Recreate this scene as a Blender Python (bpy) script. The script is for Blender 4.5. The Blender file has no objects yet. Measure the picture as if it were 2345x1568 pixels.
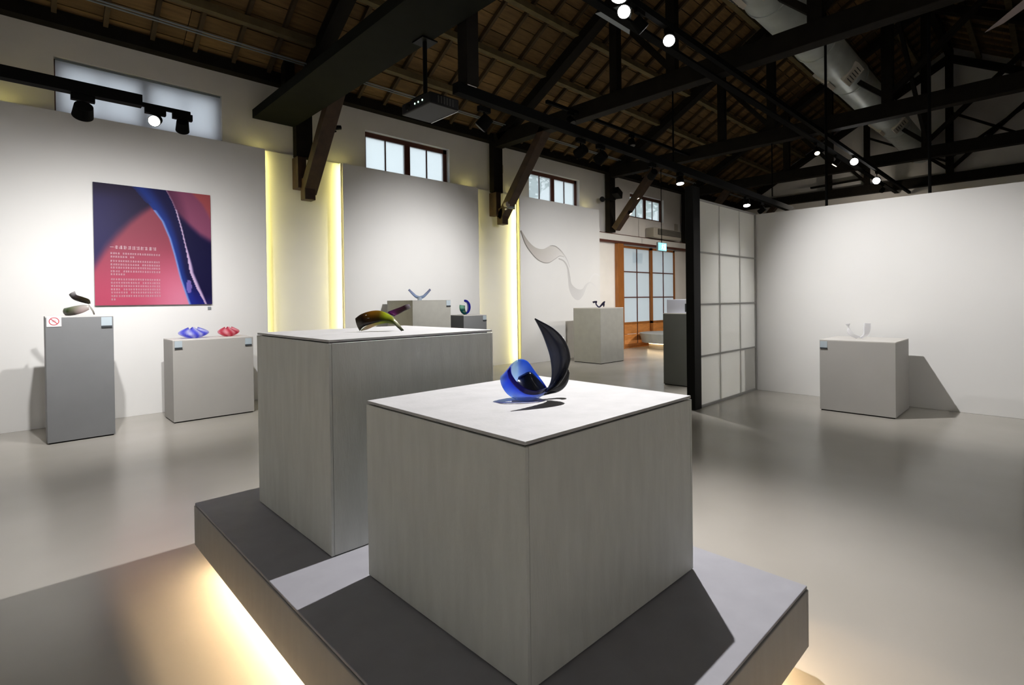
import bpy, bmesh, math, random
from mathutils import Vector, Matrix, Euler
rnd = random.Random(7)
S = bpy.context.scene
COL = S.collection

# ------------------------------------------------------------------ camera
YAW, PIT, ROL = math.radians(46.1278), math.radians(-.4854), math.radians(-.727)
cd = Vector((math.cos(YAW)*math.cos(PIT), math.sin(YAW)*math.cos(PIT), math.sin(PIT)))
cr = Vector((math.sin(YAW), -math.cos(YAW), 0))
cu = cr.cross(cd)
ir = cr*math.cos(ROL) + cu*math.sin(ROL)
iu = cu*math.cos(ROL) - cr*math.sin(ROL)
cam_d = bpy.data.cameras.new('camera')
cam_d.sensor_width = 36
cam_d.lens = 1198.49/2345*36
cam_d.shift_y = -(784-698.06)/2345
cam_d.clip_start = .05
cam = bpy.data.objects.new('camera', cam_d)
COL.objects.link(cam)
M = Matrix((ir, iu, -cd)).transposed().to_4x4()
M.translation = Vector((0, 0, 1.3))
cam.matrix_world = M
S.camera = cam

# ------------------------------------------------------------------ world and exposure
W = bpy.data.worlds.new('overcast_sky')
S.world = W
W.use_nodes = True
bg = W.node_tree.nodes['Background']
bg.inputs[0].default_value = (.86, .94, 1.0, 1)
bg.inputs[1].default_value = .9
S.view_settings.view_transform = 'Standard'
S.view_settings.look = 'None'
S.view_settings.gamma = 1
S.view_settings.exposure = 1.0
S.view_settings.use_curve_mapping = False
S.cycles.max_bounces = 10
S.cycles.diffuse_bounces = 5
S.cycles.transparent_max_bounces = 16
S.cycles.caustics_reflective = False
S.cycles.caustics_refractive = False
S.cycles.sample_clamp_indirect = 6

# light levels (W), for lamps of the room and added fill lamps
KEY = 46          # the lamp over the near blocks
WASH = 30         # lamps that wash the panels
FILLW = 34        # hall lamps and the added fill lamps
COOLW = (1, .98, .97)
WARM = (1, .90, .78)

# ------------------------------------------------------------------ materials
def new_mat(name):
    m = bpy.data.materials.new(name)
    m.use_nodes = True
    nt = m.node_tree
    return m, nt, nt.nodes['Principled BSDF']
def sock(b, *names):
    for n in names:
        if n in b.inputs:
            return b.inputs[n]
def mat(name, col, rough=.6, metal=0, spec=.4, emit=None, es=0, vary=0, scale=8, stretch=(1, 1, 1), bump=0, bscale=40, rvary=0, obj_vary=0):
    m, nt, b = new_mat(name)
    N, L = nt.nodes, nt.links
    b.inputs['Base Color'].default_value = (*col, 1)
    b.inputs['Roughness'].default_value = rough
    b.inputs['Metallic'].default_value = metal
    sock(b, 'Specular IOR Level', 'Specular').default_value = spec
    if emit:
        b.inputs['Emission Color'].default_value = (*emit, 1)
        b.inputs['Emission Strength'].default_value = es
    if vary or bump or rvary or obj_vary:
        tc = N.new('ShaderNodeTexCoord'); mp = N.new('ShaderNodeMapping')
        mp.inputs['Scale'].default_value = stretch
        L.new(tc.outputs['Object'], mp.inputs[0])
        no = N.new('ShaderNodeTexNoise'); no.inputs['Scale'].default_value = scale; no.inputs['Detail'].default_value = 6
        L.new(mp.outputs[0], no.inputs['Vector'])
        if vary or obj_vary:
            mr = N.new('ShaderNodeMapRange')
            mr.inputs[1].default_value = .25; mr.inputs[2].default_value = .75
            mr.inputs[3].default_value = 1-vary; mr.inputs[4].default_value = 1+vary
            L.new(no.outputs[0], mr.inputs[0])
            fac = mr.outputs[0]
            if obj_vary:
                oi = N.new('ShaderNodeObjectInfo'); m2 = N.new('ShaderNodeMapRange')
                m2.inputs[3].default_value = 1-obj_vary; m2.inputs[4].default_value = 1+obj_vary
                L.new(oi.outputs['Random'], m2.inputs[0])
                mu = N.new('ShaderNodeMath'); mu.operation = 'MULTIPLY'
                L.new(fac, mu.inputs[0]); L.new(m2.outputs[0], mu.inputs[1]); fac = mu.outputs[0]
            vm = N.new('ShaderNodeVectorMath'); vm.operation = 'SCALE'
            vm.inputs[0].default_value = col
            L.new(fac, vm.inputs['Scale'])
            L.new(vm.outputs[0], b.inputs['Base Color'])
        if rvary:
            m3 = N.new('ShaderNodeMapRange'); m3.inputs[3].default_value = rough-rvary; m3.inputs[4].default_value = rough+rvary
            L.new(no.outputs[0], m3.inputs[0]); L.new(m3.outputs[0], b.inputs['Roughness'])
        if bump:
            n2 = N.new('ShaderNodeTexNoise'); n2.inputs['Scale'].default_value = bscale; n2.inputs['Detail'].default_value = 4
            L.new(mp.outputs[0], n2.inputs['Vector'])
            bp = N.new('ShaderNodeBump'); bp.inputs['Strength'].default_value = bump; bp.inputs['Distance'].default_value = .01
            L.new(n2.outputs[0], bp.inputs['Height']); L.new(bp.outputs[0], b.inputs['Normal'])
    return m
def glass(name, col, thru=.6, rough=.05, spec_mix=.12, body=None):
    """tinted glass: transparent tint + some diffuse body + a glossy skin"""
    m = bpy.data.materials.new(name); m.use_nodes = True
    nt = m.node_tree; N, L = nt.nodes, nt.links
    N.remove(N['Principled BSDF']); out = N['Material Output']
    tr = N.new('ShaderNodeBsdfTransparent'); tr.inputs[0].default_value = (*col, 1)
    df = N.new('ShaderNodeBsdfDiffuse'); df.inputs[0].default_value = (*(body or col), 1)
    tl = N.new('ShaderNodeBsdfTranslucent'); tl.inputs[0].default_value = (*(body or col), 1)
    ms = N.new('ShaderNodeMixShader'); ms.inputs[0].default_value = .5
    L.new(df.outputs[0], ms.inputs[1]); L.new(tl.outputs[0], ms.inputs[2])
    m1 = N.new('ShaderNodeMixShader'); m1.inputs[0].default_value = thru
    L.new(ms.outputs[0], m1.inputs[1]); L.new(tr.outputs[0], m1.inputs[2])
    gl = N.new('ShaderNodeBsdfGlossy'); gl.inputs['Roughness'].default_value = rough
    lw = N.new('ShaderNodeLayerWeight'); lw.inputs[0].default_value = .35
    mt = N.new('ShaderNodeMath'); mt.operation = 'MULTIPLY_ADD'; mt.inputs[1].default_value = .5; mt.inputs[2].default_value = spec_mix*.5
    L.new(lw.outputs['Fresnel'], mt.inputs[0])
    m2 = N.new('ShaderNodeMixShader')
    L.new(mt.outputs[0], m2.inputs[0]); L.new(m1.outputs[0], m2.inputs[1]); L.new(gl.outputs[0], m2.inputs[2])
    L.new(m2.outputs[0], out.inputs[0])
    return m
def vc_mat(name, rough=.35, thru=0.0, spec=.5):
    """colour from the mesh attribute 'tint' (prints, and glass with a colour run)"""
    m, nt, b = new_mat(name)
    N, L = nt.nodes, nt.links
    a = N.new('ShaderNodeAttribute'); a.attribute_name = 'tint'
    L.new(a.outputs['Color'], b.inputs['Base Color'])
    b.inputs['Roughness'].default_value = rough
    sock(b, 'Specular IOR Level').default_value = spec
    if thru:
        tr = N.new('ShaderNodeBsdfTransparent'); L.new(a.outputs['Color'], tr.inputs[0])
        tl = N.new('ShaderNodeBsdfTranslucent'); L.new(a.outputs['Color'], tl.inputs[0])
        ma = N.new('ShaderNodeMixShader'); ma.inputs[0].default_value = .35
        L.new(b.outputs[0], ma.inputs[1]); L.new(tl.outputs[0], ma.inputs[2])
        mb = N.new('ShaderNodeMixShader'); mb.inputs[0].default_value = thru
        L.new(ma.outputs[0], mb.inputs[1]); L.new(tr.outputs[0], mb.inputs[2])
        L.new(mb.outputs[0], N['Material Output'].inputs[0])
    return m
def glow(name, col, s):
    m = bpy.data.materials.new(name); m.use_nodes = True
    nt = m.node_tree; N, L = nt.nodes, nt.links
    N.remove(N['Principled BSDF'])
    e = N.new('ShaderNodeEmission'); e.inputs[0].default_value = (*col, 1); e.inputs[1].default_value = s
    L.new(e.outputs[0], N['Material Output'].inputs[0])
    return m

PAINT = mat('white_wall_paint', (.70, .69, .665), .75, vary=.02, scale=2, bump=.05, bscale=60)
PLASTER = mat('old_white_plaster', (.74, .715, .69), .85, vary=.04, scale=3, bump=.12, bscale=30)
PANELP = mat('matt_white_panel_paint', (.72, .715, .70), .7, vary=.015, scale=2)
CEMENT = mat('grey_cement_board', (.56, .575, .55), .65, spec=.25, vary=.07, scale=9, stretch=(3, 3, .55), bump=.12, bscale=60)
CEMENTS = mat('plinth_side_board', (.27, .265, .26), .6, spec=.2, vary=.06, scale=8, stretch=(3, 3, .6))
CEMENTP = mat('shadow_toned_plinth_board', (.285, .285, .31), .6, spec=.2, vary=.06, scale=11)  # dark bluish tone of the block shadows put into the top's base colour
CEMENTT = mat('pale_cement_board', (.42, .42, .42), .6, vary=.08, scale=11, bump=.08, bscale=70)
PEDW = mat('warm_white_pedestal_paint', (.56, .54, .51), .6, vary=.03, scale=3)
PEDB = mat('shaded_pedestal_paint', (.34, .33, .31), .6, vary=.03, scale=3)  # white pedestal paint darkened for the shaded front faces
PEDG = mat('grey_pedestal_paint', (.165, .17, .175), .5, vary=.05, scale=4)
PEDM = mat('yellow_lit_pedestal_board', (.31, .305, .275), .55, vary=.06, scale=8)  # olive cast of the yellow strip light put into the base colour
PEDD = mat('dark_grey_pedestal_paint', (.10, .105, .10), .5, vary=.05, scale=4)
BLACK = mat('black_steel', (.003, .003, .0025), .5, spec=.12)
BLACKM = mat('matt_black_metal', (.004, .004, .0037), .8, spec=.05)
DUCTBOX = mat('black_green_board', (.009, .010, .007), .8, spec=.08, vary=.15, scale=5)
BEAM = mat('dark_stained_beam', (.009, .007, .0045), .75, spec=.15, vary=.35, scale=6, stretch=(1, 1, 1), bump=.3, bscale=25)
BRACE = mat('dark_brown_brace', (.040, .021, .011), .55, vary=.45, scale=7, bump=.3, bscale=25)
BOARD = mat('aged_roof_board', (.17, .10, .037), .8, vary=.35, scale=5, stretch=(.5, 4, 4), obj_vary=.3, bump=.3, bscale=20)
RAFT = mat('aged_rafter', (.07, .045, .02), .8, vary=.3, scale=6, obj_vary=.25)
PURL = mat('purlin_wood', (.12, .09, .04), .8, vary=.3, scale=6)
FRAMEW = mat('red_brown_window_frame', (.085, .024, .014), .45, vary=.15, scale=10)
DOORW = mat('orange_brown_door_wood', (.28, .10, .022), .4, vary=.22, scale=6, stretch=(6, 6, .8))
DOORB = mat('orange_door_board', (.50, .20, .055), .4, vary=.22, scale=5, stretch=(1, 1, 5), obj_vary=.12)
SCREENF = mat('grey_screen_lattice', (.36, .36, .35), .5)
GALV = mat('galvanised_steel', (.55, .60, .585), .45, metal=.3, vary=.12, scale=4, rvary=.06)
VENTM = mat('cream_vent_paint', (.60, .56, .48), .5)
PALE = mat('pale_card', (.36, .42, .46), .5)
WHITEC = mat('white_card', (.75, .72, .72), .5)
REDINK = mat('red_ink', (.45, .05, .07), .5)
DARKBAR = mat('dark_label_bar', (.03, .035, .04), .5)
ACW = mat('beige_plastic', (.42, .39, .34), .5)
ACG = mat('dark_grille', (.05, .05, .045), .6)
BENCHM = mat('grey_bench_board', (.35, .37, .38), .6, vary=.04)
PROJ = mat('black_plastic_case', (.010, .010, .011), .5, spec=.2)
GREYP = mat('grey_plastic', (.22, .25, .27), .5)
LEAF = mat('leaf_green', (.10, .26, .08), .7, obj_vary=.2)
BARK = mat('bark', (.10, .07, .05), .9)
GROUNDM = mat('grey_gravel', (.22, .21, .19), .9, vary=.2, scale=10)
LEDY = glow('yellow_white_led', (1, .88, .28), 16)
LEDW = glow('warm_led', (1, .72, .44), 150)
LENSW = glow('lit_lens', (1, .97, .93), 26)
LENSY = glow('lit_warm_lens', (1, .78, .45), 12)
LEDG = glow('green_indicator', (.55, 1, .72), 3.0)
EXITE = glow('exit_sign_face', (.20, .62, .80), 1.15)
EXITW = glow('exit_sign_figure', (.72, .85, 1), 1.3)

# floor: pale warm screed under a satin varnish
FLOOR, nt, b = new_mat('satin_screed_floor')
N, L = nt.nodes, nt.links
tc = N.new('ShaderNodeTexCoord')
n1 = N.new('ShaderNodeTexNoise'); n1.inputs['Scale'].default_value = .9; n1.inputs['Detail'].default_value = 3; n1.inputs['Roughness'].default_value = .5
L.new(tc.outputs['Object'], n1.inputs['Vector'])
cr_ = N.new('ShaderNodeValToRGB')
cr_.color_ramp.elements[0].position = .25; cr_.color_ramp.elements[0].color = (.345, .325, .285, 1)
cr_.color_ramp.elements[1].position = .78; cr_.color_ramp.elements[1].color = (.425, .40, .36, 1)
L.new(n1.outputs[0], cr_.inputs[0]); L.new(cr_.outputs[0], b.inputs['Base Color'])
mp = N.new('ShaderNodeMapping'); mp.inputs['Scale'].default_value = (1.2, 4, 1)
L.new(tc.outputs['Object'], mp.inputs[0])
n2 = N.new('ShaderNodeTexNoise'); n2.inputs['Scale'].default_value = 2.2; n2.inputs['Detail'].default_value = 6
L.new(mp.outputs[0], n2.inputs['Vector'])
mr = N.new('ShaderNodeMapRange'); b.inputs['Roughness'].default_value = .235
bp_ = N.new('ShaderNodeBump'); bp_.inputs['Strength'].default_value = .04; bp_.inputs['Distance'].default_value = .01
n3 = N.new('ShaderNodeTexNoise'); n3.inputs['Scale'].default_value = 3; n3.inputs['Detail'].default_value = 1
L.new(tc.outputs['Object'], n3.inputs['Vector'])
L.new(n3.outputs[0], bp_.inputs['Height']); L.new(bp_.outputs[0], b.inputs['Normal'])
sock(b, 'Specular IOR Level').default_value = .5

def translucent(name, col, t=.6, thru=0.0):
    m = bpy.data.materials.new(name); m.use_nodes = True
    nt = m.node_tree; N, L = nt.nodes, nt.links
    b = N['Principled BSDF']; b.inputs['Base Color'].default_value = (*col, 1); b.inputs['Roughness'].default_value = .45
    tl = N.new('ShaderNodeBsdfTranslucent'); tl.inputs[0].default_value = (*col, 1)
    a = N.new('ShaderNodeMixShader'); a.inputs[0].default_value = t
    L.new(b.outputs[0], a.inputs[1]); L.new(tl.outputs[0], a.inputs[2]); o = a
    if thru:
        tr = N.new('ShaderNodeBsdfTransparent')
        o = N.new('ShaderNodeMixShader'); o.inputs[0].default_value = thru
        L.new(a.outputs[0], o.inputs[1]); L.new(tr.outputs[0], o.inputs[2])
    L.new(o.outputs[0], N['Material Output'].inputs[0])
    return m
FROST = translucent('frosted_pane', (.80, .84, .86), .75)
WINGL = translucent('hazy_window_glass', (.86, .93, .95), .8, .42)
BLIND = translucent('roller_blind_cloth', (.92, .90, .92), .93)
POLY = translucent('translucent_screen_sheet', (.82, .82, .80), .5)

# ------------------------------------------------------------------ geometry helpers
class G:
    """collects geometry, becomes one mesh object"""
    def __init__(s): s.v = []; s.f = []
    def quadbox(s, p):
        i = len(s.v); s.v += [tuple(q) for q in p]
        s.f += [(i, i+3, i+2, i+1), (i+4, i+5, i+6, i+7), (i, i+1, i+5, i+4), (i+1, i+2, i+6, i+5), (i+2, i+3, i+7, i+6), (i+3, i, i+4, i+7)]
        return s
    def box(s, x0, y0, z0, x1, y1, z1):
        x0, x1 = min(x0, x1), max(x0, x1); y0, y1 = min(y0, y1), max(y0, y1); z0, z1 = min(z0, z1), max(z0, z1)
        return s.quadbox([(x0, y0, z0), (x1, y0, z0), (x1, y1, z0), (x0, y1, z0), (x0, y0, z1), (x1, y0, z1), (x1, y1, z1), (x0, y1, z1)])
    def bar(s, a, b, w, h, up=(0, 0, 1)):
        a, b = Vector(a), Vector(b); d = (b-a).normalized(); up = Vector(up)
        if abs(d.dot(up)) > .99: up = Vector((1, 0, 0))
        sx = d.cross(up).normalized()*(w/2); sz = sx.cross(d).normalized()*(h/2)
        return s.quadbox([a-sx-sz, a+sx-sz, b+sx-sz, b-sx-sz, a-sx+sz, a+sx+sz, b+sx+sz, b-sx+sz])
    def cyl(s, a, b, r0, r1=None, n=16, cap=True):
        r1 = r0 if r1 is None else r1
        a, b = Vector(a), Vector(b); d = (b-a).normalized()
        u = d.orthogonal().normalized(); w = d.cross(u); i = len(s.v)
        for k in range(n):
            t = 2*math.pi*k/n; e = u*math.cos(t)+w*math.sin(t)
            s.v.append(tuple(a+e*r0)); s.v.append(tuple(b+e*r1))
        for k in range(n):
            j = (k+1) % n
            s.f.append((i+2*k, i+2*j, i+2*j+1, i+2*k+1))
        if cap:
            s.f.append(tuple(i+2*k for k in range(n))[::-1]); s.f.append(tuple(i+2*k+1 for k in range(n)))
        return s
    def tube(s, pts, r, n=8):
        for a, b in zip(pts[:-1], pts[1:]): s.cyl(a, b, r, r, n)
        return s
    def plate(s, pts, nrm, t):
        """polygon prism"""
        i = len(s.v); n = len(pts); nv = Vector(nrm)*t
        s.v += [tuple(Vector(p)) for p in pts] + [tuple(Vector(p)+nv) for p in pts]
        s.f += [tuple(range(i, i+n))[::-1], tuple(range(i+n, i+2*n))]
        for k in range(n):
            j = (k+1) % n; s.f.append((i+k, i+j, i+n+j, i+n+k))
        return s
def obj(name, g, m, parent=None, bevel=0, smooth=False, at=None, kind=None):
    """one mesh object; vertices are given in world space (or parent space when at='local')"""
    me = bpy.data.meshes.new(name)
    off = Vector((0, 0, 0))
    if parent is not None and at != 'local': off = WORLD[parent.name]
    if parent is None and at is not None and at != 'local': off = Vector(at)
    me.from_pydata([tuple(Vector(v)-off) for v in g.v], [], g.f)
    bm = bmesh.new(); bm.from_mesh(me); bmesh.ops.recalc_face_normals(bm, faces=bm.faces); bm.to_mesh(me); bm.free()
    me.materials.append(m)
    if smooth:
        for p in me.polygons: p.use_smooth = True
    o = bpy.data.objects.new(name, me); COL.objects.link(o)
    if parent is not None:
        o.parent = parent
    else:
        o.location = off
    if at == 'local' and parent is not None: WORLD[o.name] = WORLD.get(parent.name, Vector((0, 0, 0)))
    WORLD[o.name] = off
    if bevel:
        b = o.modifiers.new('bevel', 'BEVEL'); b.width = bevel; b.segments = 2; b.limit_method = 'ANGLE'
    if kind: o['kind'] = kind
    return o
WORLD = {}
def thing(name, loc, label, cat, group=None):
    o = bpy.data.objects.new(name, None); COL.objects.link(o)
    o.empty_display_size = .1
    o.location = loc; WORLD[o.name] = Vector(loc)
    o['label'] = label; o['category'] = cat
    if group: o['group'] = group
    return o
def tag(o, label, cat, group=None):
    o['label'] = label; o['category'] = cat
    if group: o['group'] = group
    return o
def struct(name, g, m, bevel=0):
    return obj(name, g, m, bevel=bevel, kind='structure')

# ------------------------------------------------------------------ shell
X0, X1, YN, YS = -2.6, 18.75, 7.9, -3.9
struct('floor', G().box(X0-.2, YS-.2, -.12, X1+.2, YN+.2, 0), FLOOR)
WX = [.41+3.87*k for k in range(4)]; WW = 1.73; WZ0, WZ1 = 3.5, 4.15
DX0, DX1, DZ1 = 11.62, 14.33, 2.74
g = G()
# upper wall with window openings
xs = [X0]
for x in WX: xs += [x, x+WW]
xs += [X1]
for i in range(0, len(xs), 2): g.box(xs[i], YN, WZ0, xs[i+1], YN+.2, WZ1)
g.box(X0, YN, WZ1, X1, YN+.2, 4.6)
# wall below, with the door opening
g.box(X0, YN, 0, DX0, YN+.2, WZ0); g.box(DX1, YN, 0, X1, YN+.2, WZ0); g.box(DX0, YN, DZ1, DX1, YN+.2, WZ0)
wn = struct('wall_north', g, PLASTER)
obj('wall_lining', G().box(X0, 7.83, 0, 10.45, 7.898, 3.49), PAINT, wn)
obj('lintel_band', G().box(10.45, 7.80, 2.80, X1, 7.898, 2.96), PAINT, wn)
obj('lintel_rail', G().box(10.45, 7.79, 2.74, X1, 7.898, 2.80), FRAMEW, wn)
obj('lintel_cap', G().box(10.45, 7.79, 2.96, X1, 7.898, 2.975), FRAMEW, wn)
struct('wall_south', G().box(X0, YS-.2, 0, X1, YS, 4.6), PLASTER)
RZ = lambda y: 4.56+.6*((7.9-y) if y >= 2 else (y+3.9))
def gable(x0, x1):
    g = G(); pts = [(x0, YS-.2, 0), (x0, YN+.2, 0), (x0, YN+.2, 4.62), (x0, 2, 8.20), (x0, YS-.2, 4.62)]
    return g.plate(pts, (1, 0, 0), x1-x0)
struct('wall_east', gable(X1, X1+.2), PLASTER)
struct('wall_west', gable(X0-.2, X0), PAINT)
obj('wall_plate', G().box(X0, 7.74, 4.46, X1, 7.9, 4.62), BEAM, wn)

# roof: boards on rafters on purlins
roof_t = G()
for sgn in (1, -1):
    ye = 7.9 if sgn > 0 else -3.9
    a = [(X0, 2, 8.10+.06), (X0, ye+sgn*.3, 4.56-.18+.06)]
    roof_t.quadbox([(X0, a[0][1], a[0][2]), (X1, a[0][1], a[0][2]), (X1, a[1][1], a[1][2]), (X0, a[1][1], a[1][2]),
                    (X0, a[0][1], a[0][2]+.05), (X1, a[0][1], a[0][2]+.05), (X1, a[1][1], a[1][2]+.05), (X0, a[1][1], a[1][2]+.05)])
ceil = struct('ceiling', roof_t, BEAM)
sl = math.hypot(1, .6)
NB = 31; wy = 5.9/NB
def board_mesh(L, name):
    g = G(); g.box(-L/2, -wy*sl/2+.006, 0, L/2, wy*sl/2-.006, .022)
    me = bpy.data.meshes.new(name); me.from_pydata(g.v, [], g.f); me.materials.append(BOARD); return me
for sgn, nseg in ((1, 5), (-1, 3)):
    Ls = (X1-X0)/nseg
    me = board_mesh(Ls-.01, 'board')
    for r in range(NB):
        y = (7.9-wy*(r+.5)) if sgn > 0 else (-3.9+wy*(r+.5))
        for k in range(nseg):
            o = bpy.data.objects.new('board', me); COL.objects.link(o); o.parent = ceil
            st = (k+.5)*Ls
            o.location = (X0+st, y, RZ(y)+rnd.uniform(0, .006))
            o.rotation_euler = (-math.atan(.6)*sgn, 0, 0)
g = G()
def raft_mesh():
    g = G(); h = 5.9*sl/2
    g.box(-.024, -h, -.07, .024, h, 0)
    me = bpy.data.meshes.new('rafter'); me.from_pydata(g.v, [], g.f); me.materials.append(RAFT); return me
rm = raft_mesh()
x = X0+.25
while x < X1:
    for sgn in (1, -1):
        y = 2+sgn*2.95
        o = bpy.data.objects.new('rafter', rm); COL.objects.link(o); o.parent = ceil
        o.location = (x, y, RZ(y)-.002); o.rotation_euler = (-math.atan(.6)*sgn, 0, 0)
    x += .46
for sgn in (1, -1):
    for i, y in enumerate((7.1, 6.35, 5.6, 4.85, 4.1, 3.35, 2.6)):
        yy = y if sgn > 0 else 4-y
        zz = RZ(yy)-.072-.07
        obj('purlin', G().box(X0, yy-.05, zz-.06, X1, yy+.05, zz+.035), PURL, ceil)
obj('ridge_beam', G().box(X0, 1.93, 7.78, X1, 2.07, 8.0), BEAM, ceil)

# trusses
TX = [-.67, 3.2, 7.08, 10.95, 14.8, 18.5]
tl = ['behind the room corner, first of the roof trusses', 'over the near end of the hall above the projector',
      'second one, above the plain middle wall panel', 'third one, with the black speaker on its post',
      'fourth one, above the sliding door', 'last one, standing against the far gable wall']
for k, tx in enumerate(TX):
    T = thing('roof_truss', (tx, 2, 4.33), 'dark stained timber roof truss ' + tl[k], 'roof truss')
    obj('tie_beam', G().box(tx-.10, YS, 4.34, tx+.10, 7.74, 4.60), BEAM, T, bevel=.008)
    for sgn in (1, -1):
        ye = 2+sgn*5.62
        obj('principal_rafter', G().bar((tx, ye, 4.52), (tx, 2, 7.72), .16, .20, up=(1, 0, 0)), BEAM, T)
    obj('king_post', G().box(tx-.08, 1.92, 4.6, tx+.08, 2.08, 7.75), BEAM, T)
    for y in (3.9, 4.9, .1, -.9):
        top = 4.52+3.2*(5.62-abs(y-2))/5.62
        obj('post', G().box(tx-.065, y-.07, 4.55, tx+.065, y+.07, top), BEAM, T)
    for a, c in (((2, 4.7), (3.9, 6.5)), ((3.9, 4.65), (4.95, 5.9)), ((2, 4.7), (.1, 6.5)), ((.1, 4.65), (-.95, 5.9))):
        obj('strut', G().bar((tx, a[0], a[1]), (tx, c[0], c[1]), .08, .12, up=(1, 0, 0)), BEAM, T)
    # wall post with knee brace and corbel
    zb = 3.46 if k < 3 else 2.98
    obj('wall_post', G().box(tx-.13, 7.70, zb, tx+.11, 7.83, 4.46), BEAM, T)
    zb2 = 2.93 if k < 3 else 3.05
    obj('knee_brace', G().bar((tx, 7.62, zb2), (tx, 6.42, 4.42), .15, .20, up=(1, 0, 0)), BRACE, T, bevel=.01)
    if k < 3:
        obj('corbel', G().box(tx-.10, 7.50, 2.80, tx+.06, 7.66, 3.12), BRACE, T, bevel=.01)
        obj('corbel_block', G().box(tx-.15, 7.62, 2.98, tx-.02, 7.83, 3.44), BRACE, T, bevel=.01)
    if k == 5:
        for (ya, za, yb, zb_) in ((2.0, 6.25, .1, 5.0), (.1, 6.3, 2.0, 5.0), (3.9, 6.0, 2.0, 4.9), (3.9, 4.8, 5.4, 4.75)):
            obj('cross_brace', G().bar((tx-.07, ya, za), (tx-.07, yb, zb_), .05, .11, up=(1, 0, 0)), BEAM, T)
t = obj('longitudinal_brace', G().bar((10.95, 2.0, 6.9), (14.8, 2.0, 4.7), .06, .11), BEAM); tag(t, 'long dark diagonal timber running between the middle roof trusses', 'brace')

# boxed board under the first tie beam, with its hanger
B = thing('boxed_beam_cover', (2.8, 4, 3.9), 'broad flat black-green boxed cover hanging low under the near roof beam', 'beam cover')
obj('underside_board', G().box(2.50, .6, 3.90, 3.08, 7.80, 3.925), DUCTBOX, B)
obj('side_board', G().box(2.50, .6, 3.925, 2.525, 7.80, 4.02), DUCTBOX, B)
obj('side_board', G().box(3.055, .6, 3.925, 3.08, 7.80, 4.34), DUCTBOX, B)
obj('hanger_post', G().box(2.86, 7.55, 3.925, 3.0, 7.69, 4.75), BEAM, B)

# ------------------------------------------------------------------ windows and door
for k, x in enumerate(WX):
    w = obj('window_%d' % (k+1), G().box(x, 7.99, WZ0, x+WW, 8.05, WZ0+.05).box(x, 7.99, WZ1-.075, x+WW, 8.05, WZ1).box(x, 7.99, WZ0, x+.06, 8.05, WZ1).box(x+WW-.075, 7.99, WZ0, x+WW, 8.05, WZ1), FRAMEW, kind='structure')
    xm = x+WW*.5
    obj('meeting_stile', G().box(xm-.055, 7.985, WZ0+.04, xm+.055, 8.045, WZ1-.06), FRAMEW, w)
    for a, b2 in ((x+.06, xm-.055), (xm+.055, x+WW-.075)):
        c = (a+b2)/2
        obj('glazing_bar', G().box(c-.010, 8.0, WZ0+.04, c+.010, 8.03, WZ1-.06), FRAMEW, w)
        for p, q in ((a, c-.010), (c+.010, b2)):
            obj('pane', G().box(p, 8.012, WZ0+.045, q, 8.018, WZ1-.07), WINGL, w)
bl = thing('roller_blind', (WX[0]+WW/2, 7.92, 4.15), 'pale roller blind drawn over the near window behind the spotlight rail', 'blind')
obj('blind_cloth', G().box(WX[0]+.012, 7.925, WZ0, WX[0]+WW-.012, 7.927, WZ1-.02), BLIND, bl)
obj('roller', G().cyl((WX[0]+.012, 7.94, WZ1-.025), (WX[0]+WW-.012, 7.94, WZ1-.025), .018), GREYP, bl)

D = obj('door_1', G().box(DX0-.32, 7.80, 0, DX0-.06, 7.9, 2.74).box(DX0-.06, 7.84, 0, DX0, 7.96, 2.74), DOORW, kind='structure')
leafs = ((11.66, 13.09, 7.93), (13.0, 14.33, 7.88))
for (a, b2, y) in leafs:
    lf = obj('door_leaf', G().box(a, y, .02, a+.09, y+.04, 2.72).box(b2-.09, y, .02, b2, y+.04, 2.72).box(a, y, 2.66, b2, y+.04, 2.72).box(a, y, .62, b2, y+.04, .68).box(a, y, .02, b2, y+.04, .10), DOORW, D)
    c = (a+b2)/2
    obj('glazing_bar', G().box(c-.016, y, .1, c+.016, y+.03, 2.66), FRAMEW, lf)
    for z in (1.345, 2.03): obj('glazing_bar', G().box(a+.09, y+.002, z-.013, b2-.09, y+.028, z+.013), FRAMEW, lf)
    for (p, q) in ((a+.09, c-.016), (c+.016, b2-.09)):
        for (z0, z1) in ((.68, 1.332), (1.358, 2.017), (2.043, 2.66)):
            obj('pane', G().box(p, y+.012, z0, q, y+.018, z1), FROST, lf)
        for (z0, z1) in ((.10, .355), (.365, .62)):
            obj('board', G().box(p, y+.006, z0, q, y+.022, z1), DOORB, lf)
struct('trim_1', G().box(DX0-.1, 7.83, 0, 14.5, 7.9, .03), DOORW)

# outside: ground and two trees behind the glass
struct('ground', G().box(-12, YN+.2, -.3, 40, 40, -.12), GROUNDM)
def tree(x, y, h, label):
    t = thing('tree', (x, y, -.12), label, 'tree', 'trees outside the windows')
    obj('trunk', G().cyl((x, y, -.12), (x+.1, y, h*.6), .16, .10, 10), BARK, t)
    g = G()
    for i in range(1100):
        a = rnd.uniform(0, 2*math.pi); r = 1.9*rnd.random()**.45; zz = rnd.uniform(-1, 1)
        rr = r*math.sqrt(max(0, 1-zz*zz*.8))
        c = Vector((x+rr*math.cos(a), y+rr*math.sin(a), h+1.5*zz))
        u = Vector((rnd.uniform(-1, 1), rnd.uniform(-1, 1), rnd.uniform(-1, 1))).normalized()*.17; v = u.orthogonal().normalized()*.09
        i0 = len(g.v); g.v += [tuple(c-u), tuple(c+v), tuple(c+u), tuple(c-v)]; g.f.append((i0, i0+1, i0+2, i0+3))
    obj('leaves', g, LEAF, t, kind='stuff')
tree(10.5, 11.2, 5.8, 'green tree outside, behind the small window past the third display panel')
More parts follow.
